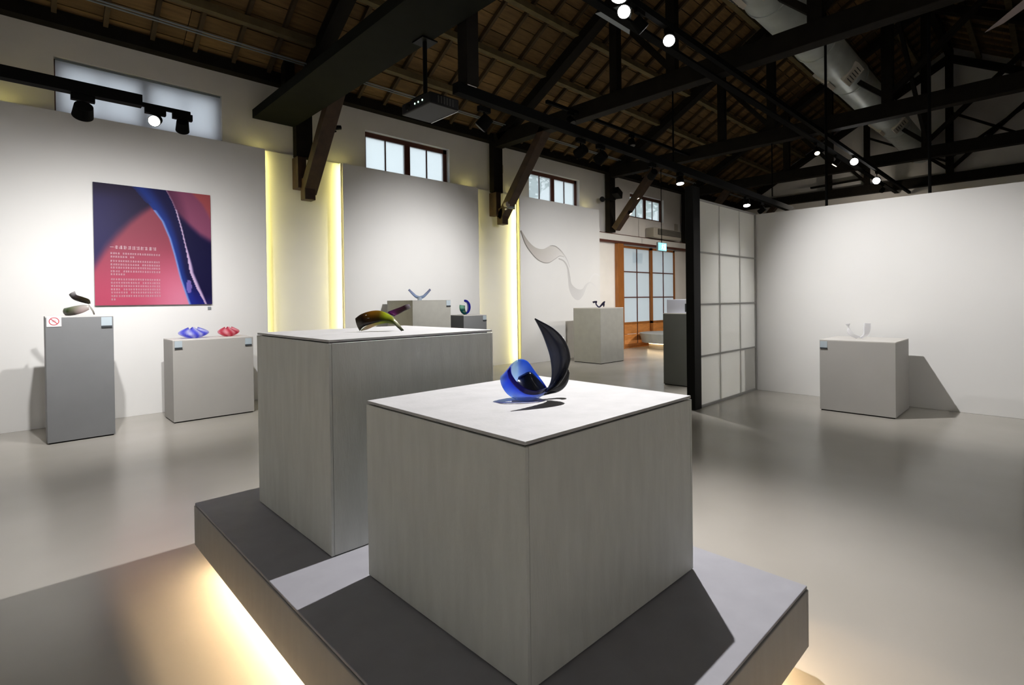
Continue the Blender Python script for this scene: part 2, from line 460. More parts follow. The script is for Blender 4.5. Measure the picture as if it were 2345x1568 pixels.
tree(16.2, 11.0, 5.6, 'green tree outside, behind the farthest small window by the sliding door')

# ------------------------------------------------------------------ display panels along the north wall and their light strips
PANELS = [(-1.2, 2.564, 'near', 'wide white display panel carrying the pink and blue poster'),
          (3.692, 6.379, 'mid', 'plain white display panel behind the grey and dark pedestals'),
          (7.475, 10.13, 'far', 'white display panel printed with a grey smoke ribbon')]
for (a, b2, nm, lab) in PANELS:
    P = thing('display_wall', ((a+b2)/2, 7.57, 0), lab, 'wall panel')
    obj('face_board', G().box(a, 7.51, .0, b2, 7.53, 3.42), PANELP, P, bevel=.002)
    obj('frame', G().box(a+.22, 7.53, 0, a+.26, 7.66, 3.36).box(b2-.26, 7.53, 0, b2-.22, 7.66, 3.36).box(a+.22, 7.53, 3.32, b2-.22, 7.66, 3.36), PANELP, P)
def strip(x, lab):
    t = thing('led_strip', (x, 7.74, 0), lab, 'light strip')
    obj('channel', G().box(x-.016, 7.735, .02, x+.016, 7.744, 3.475), WHITEC, t)
    obj('diffuser', G().box(x-.013, 7.745, .03, x+.013, 7.752, 3.475), LEDY, t)
strip(-.03, 'glowing light strip hidden behind the poster panel at its near end')
strip(2.60, 'glowing yellow-white vertical light strip beside the poster panel edge')
strip(3.775, 'glowing yellow-white vertical light strip beside the plain middle panel, poster side')
strip(6.41, 'glowing yellow-white vertical light strip hidden behind the far edge of the plain middle panel')
strip(7.60, 'glowing yellow-white vertical light strip beside the smoke ribbon panel')
strip(10.05, 'glowing light strip hidden behind the far edge of the smoke ribbon panel')

# poster: a flat print on a mounted board
def lerp(a, b, t): return tuple(a[i]+(b[i]-a[i])*t for i in range(3))
def sm(e0, e1, x):
    t = max(0, min(1, (x-e0)/(e1-e0))); return t*t*(3-2*t)
def s2l(c): return tuple((v/255/12.92 if v/255 <= .04045 else ((v/255+.055)/1.055)**2.4) for v in c)
def curve(pts, v):
    if v <= pts[0][1]: return pts[0][0]
    for (u0, v0), (u1, v1) in zip(pts[:-1], pts[1:]):
        if v <= v1:
            t = (v-v0)/(v1-v0); return u0+(u1-u0)*t
    return pts[-1][0]
LE = [(.30, -.02), (.36, .04), (.457, .148), (.556, .2755), (.618, .42), (.66, .568), (.71, .77), (.786, 1.0)]
RE = [(.595, 0), (.645, .09), (.679, .17), (.725, .33), (.77, .53), (.80, .715), (.862, .86), (.94, 1.0)]
PC = [(.0, .62), (.083, .487), (.174, .377), (.29, .264), (.373, .20), (.457, .148), (.50, .10)]
def poster_col(u, v):
    pink = lerp((150, 78, 94), (190, 88, 114), sm(.3, 1.0, v)); pink = lerp(pink, (222, 140, 166), sm(.25, .75, u)*sm(.45, 1, v))
    c = pink
    pv = curve([(b_, a_) for a_, b_ in PC], u)  # purple sweep: v as a function of u
    d = v-pv
    purple = lerp((40, 28, 62), (52, 46, 95), sm(.0, .15, v) * sm(.5, 0, u))
    purple = lerp(purple, (40, 62, 130), sm(.38, .5, u)*sm(.14, .0, v))
    if u < .5: c = lerp(purple, c, sm(-.03, .05+.10*(1-u*2), d))
    le, re = curve(LE, v), curve(RE, v)
    if u > le-.02:
        w = sm(le-.012, le+.004, u)
        if v < .13: w = sm(le-.08, le+.05, u)
        t = (u-le)/max(.02, re-le)
        blue = lerp((34, 62, 140), (28, 26, 78), sm(.15, .75, t)); blue = lerp(blue, (40, 45, 150), sm(.75, 1, v)*.7)
        blue = lerp((135, 165, 225), blue, sm(.0, .16, t)) if v > .18 else blue
        c = lerp(c, blue, w)
    if u > re-.004:
        q = (u-re)/max(.05, 1-re)
        mauve = lerp((110, 62, 92), (150, 88, 118), sm(0, .4, q))
        corner = (178, 96, 100)
        cc = lerp(mauve, corner, sm(.0, .05, u-curve([(.80, .0), (.90, .09), (.96, .19), (1.0, .27)], v)) if v < .27 else 0)
        navy = lerp((26, 22, 70), (60, 50, 120), sm(.9, 1, v)*.6)
        lim = curve([(.20, .70), (.29, .80), (.37, .90), (.42, 1.0)], u)
        cc = lerp(cc, navy, sm(-.04, .05, v-lim))
        hw = .007+.018*sm(.45, .7, v)*sm(1.05, .85, v)
        cc = lerp((205, 182, 215), cc, sm(hw*.5, hw*1.6, u-re)) if v > .16 else lerp((150, 120, 150), cc, sm(.0, .012, u-re))
        c = cc
    if (u-.785)**2/.0006+(v-.84)**2/.0035 < 1: c = lerp(c, (165, 140, 215), .7)
    return s2l(c)
PT = thing('poster', (1.285, 7.5, 2.0), 'square pink, purple and blue glass print with small white text on the near panel', 'poster')
px0, px1, pz0, pz1 = .698, 1.872, 1.303, 2.69
nu, nv = 120, 150
me = bpy.data.meshes.new('print')
vs = [(px0+(px1-px0)*i/nu-1.285, -.0255+0, pz1-(pz1-pz0)*j/nv-2.0) for j in range(nv+1) for i in range(nu+1)]
fs = [(j*(nu+1)+i, (j+1)*(nu+1)+i, (j+1)*(nu+1)+i+1, j*(nu+1)+i+1) for j in range(nv) for i in range(nu)]
me.from_pydata(vs, [], fs)
ca = me.color_attributes.new('tint', 'FLOAT_COLOR', 'POINT')
for j in range(nv+1):
    for i in range(nu+1): ca.data[j*(nu+1)+i].color = (*[.80*q**1.15 for q in poster_col(i/nu, j/nv)], 1)
PRINT = vc_mat('printed_poster_ink', .5, 0, .12); me.materials.append(PRINT)
o = bpy.data.objects.new('print', me); COL.objects.link(o); o.parent = PT
obj('backing_board', G().box(px0, 7.475, pz0, px1, 7.508, pz1), GREYP, PT)
INK = mat('white_print_ink', (.50, .36, .40), .6)
g = G()
def glyph(x, z, h, kind):
    w = h*.86
    y0, y1 = 7.4722, 7.4738
    if kind == 0: g.box(x, y0, z+h*.45, x+w, y1, z+h*.56); return
    rows = rnd.choice((3, 4))
    for r in range(rows): g.box(x+rnd.uniform(0, .25)*w, y0, z+h*(r+.2)/rows, x+w*(1-rnd.uniform(0, .2)), y1, z+h*(r+.55)/rows)
    for q in range(rnd.choice((1, 2))):
        xx = x+w*rnd.uniform(.15, .8); g.box(xx, y0, z, xx+w*.13, y1, z+h)
def line(v, u0, u1, h, gaps=()):
    n = int((u1-u0)*(px1-px0)/(h*1.02))
    for k in range(n):
        u = u0+k*h*1.02/(px1-px0)
        if any(a_ < u < b_ for a_, b_ in gaps): continue
        glyph(px0+u*(px1-px0), pz1-v*(pz1-pz0)-h, h, 1 if not (h > .03 and k == 0) else 0)
U0, U1 = .122, .535
line(.505, U0, U1, .040)
obj('title_lettering', g, INK, PT); g = G()
body = [(.562, U1), (.59, .325), (.625, U1), (.654, U1), (.68, U1), (.71, U1), (.735, .245), (.777, U1), (.805, U1), (.832, U1), (.86, U1), (.886, U1), (.915, U1), (.943, .178)]
for i, (v, ue) in enumerate(body): line(v, U0, ue, .0225, [(.2+.05*(i % 5), .215+.05*(i % 5))])
obj('body_lettering', g, INK, PT)
tag(obj('small_plaque', G().box(1.83, 7.497, 1.235, 1.865, 7.509, 1.27), GREYP), 'tiny grey square plaque on the panel just below the poster corner', 'plaque')

# smoke ribbon printed on the far panel (flat vinyl)
SMOKE = thing('ribbon_decal', (8.8, 7.505, 2), 'thin grey smoke-like ribbon graphic on the far display panel', 'wall graphic')
def zx(p):  # zoom pixels of the ribbon -> panel plane, measured along the panel
    u, v = 1180+p[0]*210/1646, 510+p[1]*200/1568
    X = (u-1172.5)/1198.49; Y = (v-698.06)/1198.49
    X, Y = X*math.cos(ROL)+Y*math.sin(ROL), -X*math.sin(ROL)+Y*math.cos(ROL)
    r_ = cd+X*cr-Y*cu; t_ = 7.508/r_.y
    return Vector((r_.x*t_, 7.508, 1.3+r_.z*t_))
def crom(P, n=10):
    out = []
    Q = [P[0]]+list(P)+[P[-1]]
    for i in range(1, len(Q)-2):
        for k in range(n):
            t = k/n; a, b_, c, d = Q[i-1], Q[i], Q[i+1], Q[i+2]
            out.append(.5*((2*b_)+(c-a)*t+(2*a-5*b_+4*c-d)*t*t+(3*b_-a-3*c+d)*t**3))
    out.append(P[-1]); return out
def decal(name, A, B_, colA, colB, parent, endf=None):
    A, B_ = crom([zx(p) for p in A]), crom([zx(p) for p in B_]); n = min(len(A), len(B_)); m = 5
    me = bpy.data.meshes.new(name); off = WORLD[parent.name]
    vs = []; cols = []
    for i in range(n):
        for j in range(m+1):
            t = j/m; vs.append(tuple(A[i].lerp(B_[i], t)-off))
            s = i/(n-1); c = lerp(s2l(colA[0]), s2l(colA[1]), s); c2 = lerp(s2l(colB[0]), s2l(colB[1]), s)
            cols.append(lerp(c, c2, t))
    fs = [(i*(m+1)+j, (i+1)*(m+1)+j, (i+1)*(m+1)+j+1, i*(m+1)+j+1) for i in range(n-1) for j in range(m)]
    me.from_pydata(vs, [], fs); ca = me.color_attributes.new('tint', 'FLOAT_COLOR', 'POINT')
    for i, c in enumerate(cols): ca.data[i].color = (*c, 1)
    me.materials.append(PRINT); o = bpy.data.objects.new(name, me); COL.objects.link(o); o.parent = parent
    return o
K, Wt = (95, 92, 85), (216, 214, 208)
low = [(100, 130), (190, 380), (340, 590), (470, 690), (600, 710), (720, 640), (800, 590), (880, 610)]
upp = [(112, 140), (230, 320), (360, 440), (500, 470), (620, 415), (720, 420), (820, 500), (900, 600)]
decal('veil', upp, low, ((170, 166, 158), (214, 212, 208)), ((176, 168, 162), (222, 220, 218)), SMOKE)
lw = [(p[0]-10+i*1.5, p[1]+22-i*1.5) for i, p in enumerate(low)]
decal('dark_edge', low, lw, ((92, 90, 80), (180, 178, 175)), ((110, 108, 100), (200, 198, 195)), SMOKE)
decal('thread', [(620, 408), (720, 412), (830, 500), (930, 650), (985, 800)], [(625, 420), (718, 426), (822, 512), (918, 660), (972, 805)], ((180, 175, 172), (205, 204, 204)), ((190, 186, 184), (212, 212, 212)), SMOKE)
decal('fold', [(780, 632), (880, 680), (950, 800), (985, 960), (1010, 1090), (1100, 1180), (1200, 1190), (1260, 1110), (1340, 1060), (1420, 1110), (1520, 1250)],
      [(775, 655), (865, 700), (925, 810), (945, 980), (965, 1180), (1030, 1330), (1130, 1390), (1220, 1300), (1290, 1130), (1345, 1082), (1400, 1120)], ((175, 173, 170), (222, 222, 222)), ((190, 188, 186), (218, 218, 218)), SMOKE)
decal('thread', [(1320, 1060), (1370, 950), (1440, 905), (1520, 950)], [(1335, 1060), (1382, 962), (1440, 922), (1508, 960)], ((222, 221, 220), (222, 222, 222)), ((226, 226, 226), (226, 226, 226)), SMOKE)

# ------------------------------------------------------------------ lattice screen and partition
SC = thing('lattice_screen', (6.7, 2.94, 0), 'translucent white lattice screen with grey bars joined to the white partition', 'screen')
zs = [0.02, .605, 1.225, 1.846, 2.465]; xcol = [5.88, 6.455, 7.058, 7.56]
for i in range(3):
    for j in range(4):
        obj('sheet', G().box(xcol[i]+.006, 2.936, zs[j]+.006, xcol[i+1]-.006, 2.944, zs[j+1]-.006), POLY, SC)
for x in xcol[1:3]: obj('upright', G().box(x-.024, 2.955, 0, x+.024, 2.985, 2.465), SCREENF, SC)
for z in zs[1:4]: obj('rail', G().box(5.88, 2.928, z-.010, 7.56, 2.952, z+.010), SCREENF, SC)
obj('rail', G().box(5.88, 2.92, 0, 7.56, 2.96, .025), SCREENF, SC); obj('rail', G().box(5.88, 2.92, 2.455, 7.56, 2.96, 2.475), SCREENF, SC)
obj('upright', G().box(7.548, 2.92, 0, 7.572, 2.96, 2.475), SCREENF, SC)
tag(obj('screen_post', G().box(5.705, 2.90, 0, 5.872, 3.0, 2.60), BLACK, bevel=.004), 'tall flat black post at the free end of the translucent lattice screen', 'post')
PA = obj('partition_wall', G().box(7.58, -2.2, 0, 7.74, 2.97, 2.4635), PANELP, bevel=.003)
tag(PA, 'free-standing white partition wall behind the pale pedestal', 'partition wall')

# ------------------------------------------------------------------ platform and blocks
PX0, PX1, PY0, PY1, PZ0, PZ1 = .662, 1.994, .6005, 3.0356, .08, .294
PL = thing('plinth', (1.33, 1.82, 0), 'low grey floating plinth with warm light under it, carrying the two big grey blocks', 'plinth')
def fascia(x0, y0, x1, y1, z0, z1, r=.012):
    return G().box(x0, y0, z0, x1, y1, z1)
obj('side_board', fascia(PX0, PY0, PX0+.018, PY1, PZ0, PZ1-.012), CEMENTS, PL, bevel=.004)
obj('side_board', fascia(PX1-.018, PY0, PX1, PY1, PZ0, PZ1-.012), CEMENTS, PL, bevel=.004)
obj('side_board', fascia(PX0+.018, PY0, PX1-.018, PY0+.018, PZ0, PZ1-.012), CEMENTS, PL, bevel=.004)
obj('side_board', fascia(PX0+.018, PY1-.018, PX1-.018, PY1, PZ0, PZ1-.012), CEMENTS, PL, bevel=.004)
obj('top_board', G().box(PX0+.004, PY0+.004, PZ1-.010, PX1-.004, PY1-.004, PZ1), CEMENTP, PL, bevel=.002)
obj('underside_board', G().box(PX0+.018, PY0+.018, .150, PX1-.018, PY1-.018, .16), CEMENT, PL)
obj('foot', G().box(PX0+.30, PY0+.30, 0, PX1-.30, PY1-.30, .150), BLACKM, PL)
hz = .120
for (a, b2, c, d) in ((PX0+.20, PY0+.24, PX0+.218, PY1-.20), (PX1-.218, PY0+.24, PX1-.20, PY1-.20), (PX0+.24, PY0+.20, PX1-.24, PY0+.218)):
    obj('light_strip', G().box(a, b2, hz, c, d, hz+.010), LEDW, PL)
def block(x0, y0, x1, y1, z0, z1, lab, top=CEMENTT, side=CEMENT):
    T = thing('display_block', ((x0+x1)/2, (y0+y1)/2, z0), lab, 'display block')
    t = .012
    obj('side_board', G().box(x0, y0, z0+.004, x0+t, y1, z1-.014), side, T, bevel=.0015)
    obj('side_board', G().box(x1-t, y0, z0+.004, x1, y1, z1-.014), side, T, bevel=.0015)
    obj('side_board', G().box(x0+t+.001, y0, z0+.004, x1-t-.001, y0+t, z1-.014), side, T, bevel=.0015)
    obj('side_board', G().box(x0+t+.001, y1-t, z0+.004, x1-t-.001, y1, z1-.014), side, T, bevel=.0015)
    obj('top_board', G().box(x0+.002, y0+.002, z1-.010, x1-.002, y1-.002, z1), top, T, bevel=.0015)
    obj('core', G().box(x0+.02, y0+.02, z0, x1-.02, y1-.02, z1-.0105), BLACKM, T)
    return T
block(.941, .9375, 1.8187, 1.7581, PZ1, .9396, 'lower grey cement block nearest the viewer, under the blue swirled glass')
block(.9036, 1.9828, 1.7675, 2.8093, PZ1, 1.1538, 'taller grey cement block behind the nearest one, under the olive and plum glass')

# ------------------------------------------------------------------ other pedestals
def pedestal(x0, y0, x1, y1, h, m, lab, topm=None, cat='pedestal'):
    T = thing('pedestal', ((x0+x1)/2, (y0+y1)/2, 0), lab, cat)
    obj('body', G().box(x0, y0, .012, x1, y1, h-.012), m, T, bevel=.003)
    obj('top_board', G().box(x0, y0, h-.012, x1, y1, h), topm or m, T, bevel=.002)
    obj('base', G().box(x0+.012, y0+.012, 0, x1-.012, y1-.012, .012), BLACKM, T)
    return T
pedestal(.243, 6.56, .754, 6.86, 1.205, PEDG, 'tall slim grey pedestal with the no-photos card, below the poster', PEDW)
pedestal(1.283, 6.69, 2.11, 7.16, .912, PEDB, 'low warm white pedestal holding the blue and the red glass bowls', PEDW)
pedestal(4.35, 6.67, 5.06, 7.4, 1.322, PEDM, 'tall grey pedestal before the plain panel, with the pale V glass', PEDM)
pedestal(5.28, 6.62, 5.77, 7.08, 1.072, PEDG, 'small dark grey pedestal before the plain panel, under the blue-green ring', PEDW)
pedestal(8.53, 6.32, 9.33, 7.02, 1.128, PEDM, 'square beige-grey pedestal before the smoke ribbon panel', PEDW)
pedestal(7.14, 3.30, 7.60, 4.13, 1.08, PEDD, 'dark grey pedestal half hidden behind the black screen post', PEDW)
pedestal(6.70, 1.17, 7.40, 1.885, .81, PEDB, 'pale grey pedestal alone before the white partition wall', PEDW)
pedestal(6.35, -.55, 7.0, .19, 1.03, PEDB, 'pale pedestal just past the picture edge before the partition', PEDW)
bx = thing('white_box', (7.37, 3.8, 1.08), 'small pale lilac box standing on the dark grey pedestal behind the screen post', 'box')
obj('body', G().box(7.2, 3.45, 1.08, 7.55, 4.10, 1.285), mat('pale_lilac_board', (.62, .64, .74), .6), bx, bevel=.004)
obj('slot', G().box(7.193, 3.72, 1.10, 7.2, 3.80, 1.22), DARKBAR, bx)
bn = thing('round_bench', (12.6, 7.0, 0), 'low round pale grey bench on a warm lit base by the sliding door', 'bench')
obj('seat', G().cyl((12.6, 7.0, .16), (12.6, 7.0, .40), .80, .86, 40), BENCHM, bn, smooth=False)
obj('base', G().cyl((12.6, 7.0, 0), (12.6, 7.0, .16), .62, .62, 40), mat('cream_base', (.55, .47, .36), .6), bn)
obj('light_strip', G().cyl((12.6, 7.0, .135), (12.6, 7.0, .15), .66, .66, 40, cap=False), glow('bench_led', (1, .72, .4), 6), bn)

# cards on the pedestals
def card(p, w, h, axis, lab, nm='object_label'):
    T = thing(nm, p, lab, 'label'); x, y, z = p
    if axis == 'y':
        obj('card', G().box(x-w/2, y-.004, z-h/2, x+w/2, y-.0005, z+h/2), PALE, T)
        obj('foot_bar', G().box(x-w/2, y-.010, z-h/2-.020, x+w/2, y-.0005, z-h/2), DARKBAR, T)
    else:
        obj('card', G().box(x-.004, y-w/2, z-h/2, x-.0005, y+w/2, z+h/2), PALE, T)
        obj('foot_bar', G().box(x-.010, y-w/2, z-h/2-.014, x-.0005, y+w/2, z-h/2), DARKBAR, T)
card((.700, 6.56, 1.145), .085, .085, 'y', 'pale blue card in the top corner of the slim grey pedestal')
card((1.337, 6.69, .865), .072, .07, 'y', 'pale card below the blue glass bowl on the low white pedestal')
card((2.055, 6.69, .855), .072, .07, 'y', 'pale card below the red glass bowl on the low white pedestal')
card((5.015, 6.67, 1.275), .08, .08, 'y', 'pale card on the tall grey pedestal with the V glass')
card((5.725, 6.62, 1.02), .075, .07, 'y', 'pale card on the small dark grey pedestal under the ring')
card((6.70, 1.842, .755), .072, .07, 'x', 'pale blue card on the pale pedestal before the partition')
T = thing('no_photo_card', (.30, 6.555, 1.16), 'small white card with a red struck-out circle on the slim grey pedestal', 'sign')
obj('card', G().box(.252, 6.5555, 1.108, .358, 6.5595, 1.208), WHITEC, T)
g = G()
for k in range(28):
    a0, a1 = 2*math.pi*k/28, 2*math.pi*(k+1)/28
    c = Vector((.305, 6.5545, 1.158)); e = lambda a, r: tuple(c+Vector((math.cos(a)*r, 0, math.sin(a)*r)))
    g.quadbox([e(a0, .031), e(a1, .031), e(a1, .038), e(a0, .038)]+[tuple(Vector(e(*q))+Vector((0, .001, 0))) for q in ((a0, .031), (a1, .031), (a1, .038), (a0, .038))])
g.bar((.281, 6.555, 1.182), (.329, 6.555, 1.134), .001, .007, up=(1, 0, 1))
obj('red_circle', g, REDINK, T)
obj('camera_pictogram', G().box(.290, 6.5548, 1.150, .320, 6.5556, 1.168).box(.299, 6.5548, 1.168, .311, 6.5556, 1.172), mat('grey_pink_ink', (.5, .38, .4), .6), T)

# ------------------------------------------------------------------ glass sculptures
RV = cr.copy(); FV = Vector((math.cos(YAW), math.sin(YAW), 0)); UV = Vector((0, 0, 1))
def ribbon(name, base, sc, orig, A, B_, cols, parent, m, thick=.006, n=8, bulge=0.0, mm=8):
    """band between two rim curves; rims are (across, down, depth) in units of the piece, depth in metres"""
    loc = lambda p: RV*((p[0]-orig[0])*sc)+UV*((orig[1]-p[1])*sc)+FV*p[2]
    a = crom([loc(p) for p in A], n); b_ = crom([loc(p) for p in B_], n); N_ = len(a)
    vs = []; cc = []
    for i in range(N_):
        s = i/(N_-1)
        for j in range(mm+1):
            t = j/mm; p = a[i].lerp(b_[i], t)
            if bulge: p = p+FV*(bulge*4*t*(1-t)*(a[i]-b_[i]).length/.1)
            vs.append(p+Vector(base)-WORLD[parent.name])
            k = s*(len(cols)-1); q = min(int(k), len(cols)-2); f = k-q
            c0 = lerp(s2l(cols[q][0]), s2l(cols[q+1][0]), f); c1 = lerp(s2l(cols[q][1]), s2l(cols[q+1][1]), f)
            cc.append(lerp(c0, c1, t))
    fs = [(i*(mm+1)+j, (i+1)*(mm+1)+j, (i+1)*(mm+1)+j+1, i*(mm+1)+j+1) for i in range(N_-1) for j in range(mm)]
    me = bpy.data.meshes.new(name); me.from_pydata([tuple(v) for v in vs], [], fs)
    ca = me.color_attributes.new('tint', 'FLOAT_COLOR', 'POINT')
    for i, c in enumerate(cc): ca.data[i].color = (*c, 1)
    me.materials.append(m)
    for p in me.polygons: p.use_smooth = True
    o = bpy.data.objects.new(name, me); COL.objects.link(o); o.parent = parent
    sol = o.modifiers.new('solid', 'SOLIDIFY'); sol.thickness = thick; sol.offset = 0
    return o
GBLUE = vc_mat('blue_run_glass', .06, .55)
GBOWL = vc_mat('cut_bowl_glass', .06, .68)
GDARK = vc_mat('near_black_glass', .12, 0)
GBRN = vc_mat('olive_plum_glass', .08, .12)
GCLR = vc_mat('pale_clear_glass', .08, .35)
GFRO = vc_mat('white_frosted_glass', .7, .4, .1)

base = (1.375, 1.330, .9475); O = (1216, 914); s_ = .00161
T = thing('glass_swirl', base, 'blue to black swirled glass sculpture with a tall pointed blade on the nearest block', 'glass sculpture')
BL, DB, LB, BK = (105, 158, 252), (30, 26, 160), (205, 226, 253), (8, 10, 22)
ribbon('blue_curl', base, s_, O,
       [(1249, 893, 0), (1236, 876, .03), (1222, 857, .045), (1208, 838, .055), (1190, 832, .055), (1175, 838, .035), (1165, 850, .01), (1168, 864, -.012), (1182, 882, -.03), (1202, 894, -.04), (1226, 899, -.035), (1250, 895, -.01)],
       [(1246, 900, .0), (1238, 893, .04), (1224, 889, .06), (1206, 888, .07), (1182, 884, .065), (1160, 876, .045), (1146, 868, .015), (1147, 884, -.015), (1160, 903, -.035), (1182, 915, -.045), (1212, 919, -.035), (1240, 910, -.01)],
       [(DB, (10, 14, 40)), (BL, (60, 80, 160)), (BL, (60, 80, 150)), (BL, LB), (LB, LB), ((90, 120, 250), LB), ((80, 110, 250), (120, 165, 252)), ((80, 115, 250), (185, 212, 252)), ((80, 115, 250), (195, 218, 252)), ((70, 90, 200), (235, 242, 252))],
       T, GBLUE, .004, bulge=-.012)
ribbon('refraction_fill', base, s_, O, [(1186, 872, .03), (1198, 866, .035), (1212, 861, .035), (1226, 872, .03), (1242, 890, .01)], [(1180, 882, -.02), (1194, 894, -.03), (1210, 900, -.035), (1228, 901, -.03), (1246, 897, .0)], [((20, 40, 90), (14, 20, 60)), ((10, 16, 24), (12, 16, 30)), ((14, 16, 18), (10, 10, 14)), ((20, 30, 60), (10, 14, 30))], T, GDARK, .004)  # dark fill painted in for the blade refracted inside the curl
ribbon('rim', base, s_, O, [(1168, 846, .000), (1170, 860, -.024), (1184, 878, -.045), (1203, 890, -.056), (1226, 895, -.050), (1250, 892, -.016)],
       [(1161, 855, -.002), (1165, 871, -.028), (1181, 889, -.050), (1201, 901, -.060), (1226, 904, -.052), (1246, 900, -.016)],
       [(DB, DB), ((24, 20, 130), DB), ((20, 20, 110), (14, 14, 80)), ((14, 20, 60), (10, 14, 50))], T, GDARK, .004)
ribbon('blade', base, s_, O,
       [(1240, 905, -.012), (1252, 893, -.008), (1260, 876, .0), (1262, 856, .004), (1259, 826, .008), (1251, 797, .010), (1240, 768, .008), (1224.5, 737, .004)],
       [(1250, 903, -.018), (1272, 888, -.02), (1288, 869, -.012), (1298, 848, -.004), (1303, 822, .0), (1292, 789, .006), (1266, 761, .007), (1224.5, 737.4, .004)],
       [((120, 140, 190), (16, 18, 30)), ((44, 56, 90), BK), ((40, 50, 78), (10, 12, 24)), ((52, 64, 96), (14, 16, 30)), ((36, 44, 70), (18, 20, 34)), ((22, 24, 36), (16, 18, 28))],
       T, GDARK, .007, bulge=.018)
ribbon('dark_curl', base, s_, O,
       [(1243, 898, .0), (1258, 892, .01), (1276, 880, .03), (1290, 866, .045), (1297, 853, .05), (1303, 861, .045)],
       [(1240, 911, .0), (1256, 909, .01), (1276, 906, .025), (1290, 898, .035), (1300, 884, .045), (1303, 864, .045)],
       [(BK, BK), (BK, (6, 6, 8))], T, GDARK, .006, bulge=-.01)

base = (1.345, 2.36, 1.158); O = (871, 757); s_ = .00222
T = thing('glass_wing', base, 'olive, amber and plum arched glass sculpture on the taller grey block', 'glass sculpture')
z0 = lambda P: [(780+p[0]*200/2240, 660+p[1]*140/1568, p[2]) for p in P]
ribbon('arch', base, s_, O,
       z0([(430, 780, -.02), (560, 680, -.01), (760, 610, 0), (950, 592, .01), (1100, 625, .01), (1260, 700, .0), (1370, 770, -.01), (1500, 910, -.02), (1655, 1085, -.03)]),
       z0([(535, 1085, -.02), (640, 985, -.03), (800, 925, -.03), (960, 880, -.03), (1120, 850, -.03), (1280, 860, -.03), (1390, 900, -.03), (1480, 990, -.03), (1600, 1100, -.03)]),
       [((70, 60, 50), (110, 105, 90)), ((50, 34, 20), (28, 16, 14)), ((120, 80, 20), (16, 8, 10)), ((110, 84, 24), (18, 10, 12)), ((160, 175, 40), (60, 70, 14)), ((150, 160, 60), (40, 50, 20)), ((190, 190, 160), (50, 60, 40)), ((60, 70, 50), (30, 36, 26))],
       T, GBRN, .006, bulge=-.02)
ribbon('under_veil', base, s_, O, z0([(535, 1070, -.01), (700, 960, .0), (900, 880, .01), (1150, 822, .01), (1350, 850, .0)]), z0([(560, 1095, -.01), (720, 1040, .01), (900, 960, .02), (1150, 905, .02), (1400, 930, .0)]),
       [((190, 190, 170), (200, 200, 190)), ((190, 170, 130), (214, 190, 170)), ((150, 165, 50), (160, 170, 110)), ((110, 130, 30), (120, 130, 80))], T, GCLR, .005)
ribbon('arm', base, s_, O, z0([(1200, 640, .02), (1330, 580, .04), (1480, 520, .06), (1600, 460, .08), (1680, 450, .09)]), z0([(1380, 730, .02), (1430, 690, .04), (1540, 620, .06), (1650, 560, .08), (1710, 520, .09)]),
       [((70, 20, 80), (100, 40, 90)), ((60, 30, 50), (60, 36, 40)), ((40, 20, 30), (50, 34, 34)), ((150, 140, 150), (170, 165, 170))], T, GBRN, .010, bulge=-.02)

base = (.5, 6.71, 1.209); O = (180, 717); s_ = .00432
T = thing('glass_scoop', base, 'smoky green and pink glass sculpture with a raised hook on the slim grey pedestal', 'glass sculpture')
z1 = lambda P: [(80+p[0]*200/1960, 640+p[1]*160/1568, p[2]) for p in P]
ribbon('bowl_band', base, s_, O, z1([(655, 600, 0), (800, 580, -.02), (950, 550, -.02), (1100, 530, 0), (1200, 560, .02)]), z1([(680, 750, 0), (820, 755, -.03), (960, 740, -.03), (1080, 690, 0), (1180, 620, .02)]),
       [((60, 80, 30), (80, 70, 60)), ((60, 96, 30), (70, 56, 56)), ((150, 150, 130), (40, 20, 28)), ((170, 165, 160), (190, 170, 170)), ((180, 178, 174), (200, 190, 186))], T, GBRN, .008, bulge=-.03)
ribbon('hook', base, s_, O, z1([(1190, 500, .03), (1165, 410, .03), (1040, 350, .02), (920, 300, .01), (900, 210, .0)]), z1([(1160, 500, .03), (1080, 480, .03), (950, 440, .02), (830, 380, .01), (775, 290, .0)]),
       [((60, 56, 50), (60, 56, 50)), ((50, 44, 30), (24, 20, 10)), ((40, 34, 20), (30, 24, 14)), ((60, 52, 56), (50, 46, 46)), ((200, 198, 200), (70, 66, 70))], T, GBRN, .012, bulge=-.02)
ribbon('leg', base, s_, O, z1([(1150, 520, .02), (1220, 580, .02), (1290, 660, .01), (1335, 740, .0)]), z1([(1180, 520, .02), (1200, 600, .02), (1260, 670, .01), (1310, 745, .0)]),
       [((180, 178, 170), (170, 168, 160)), ((60, 54, 50), (80, 76, 70))], T, GDARK, .006)

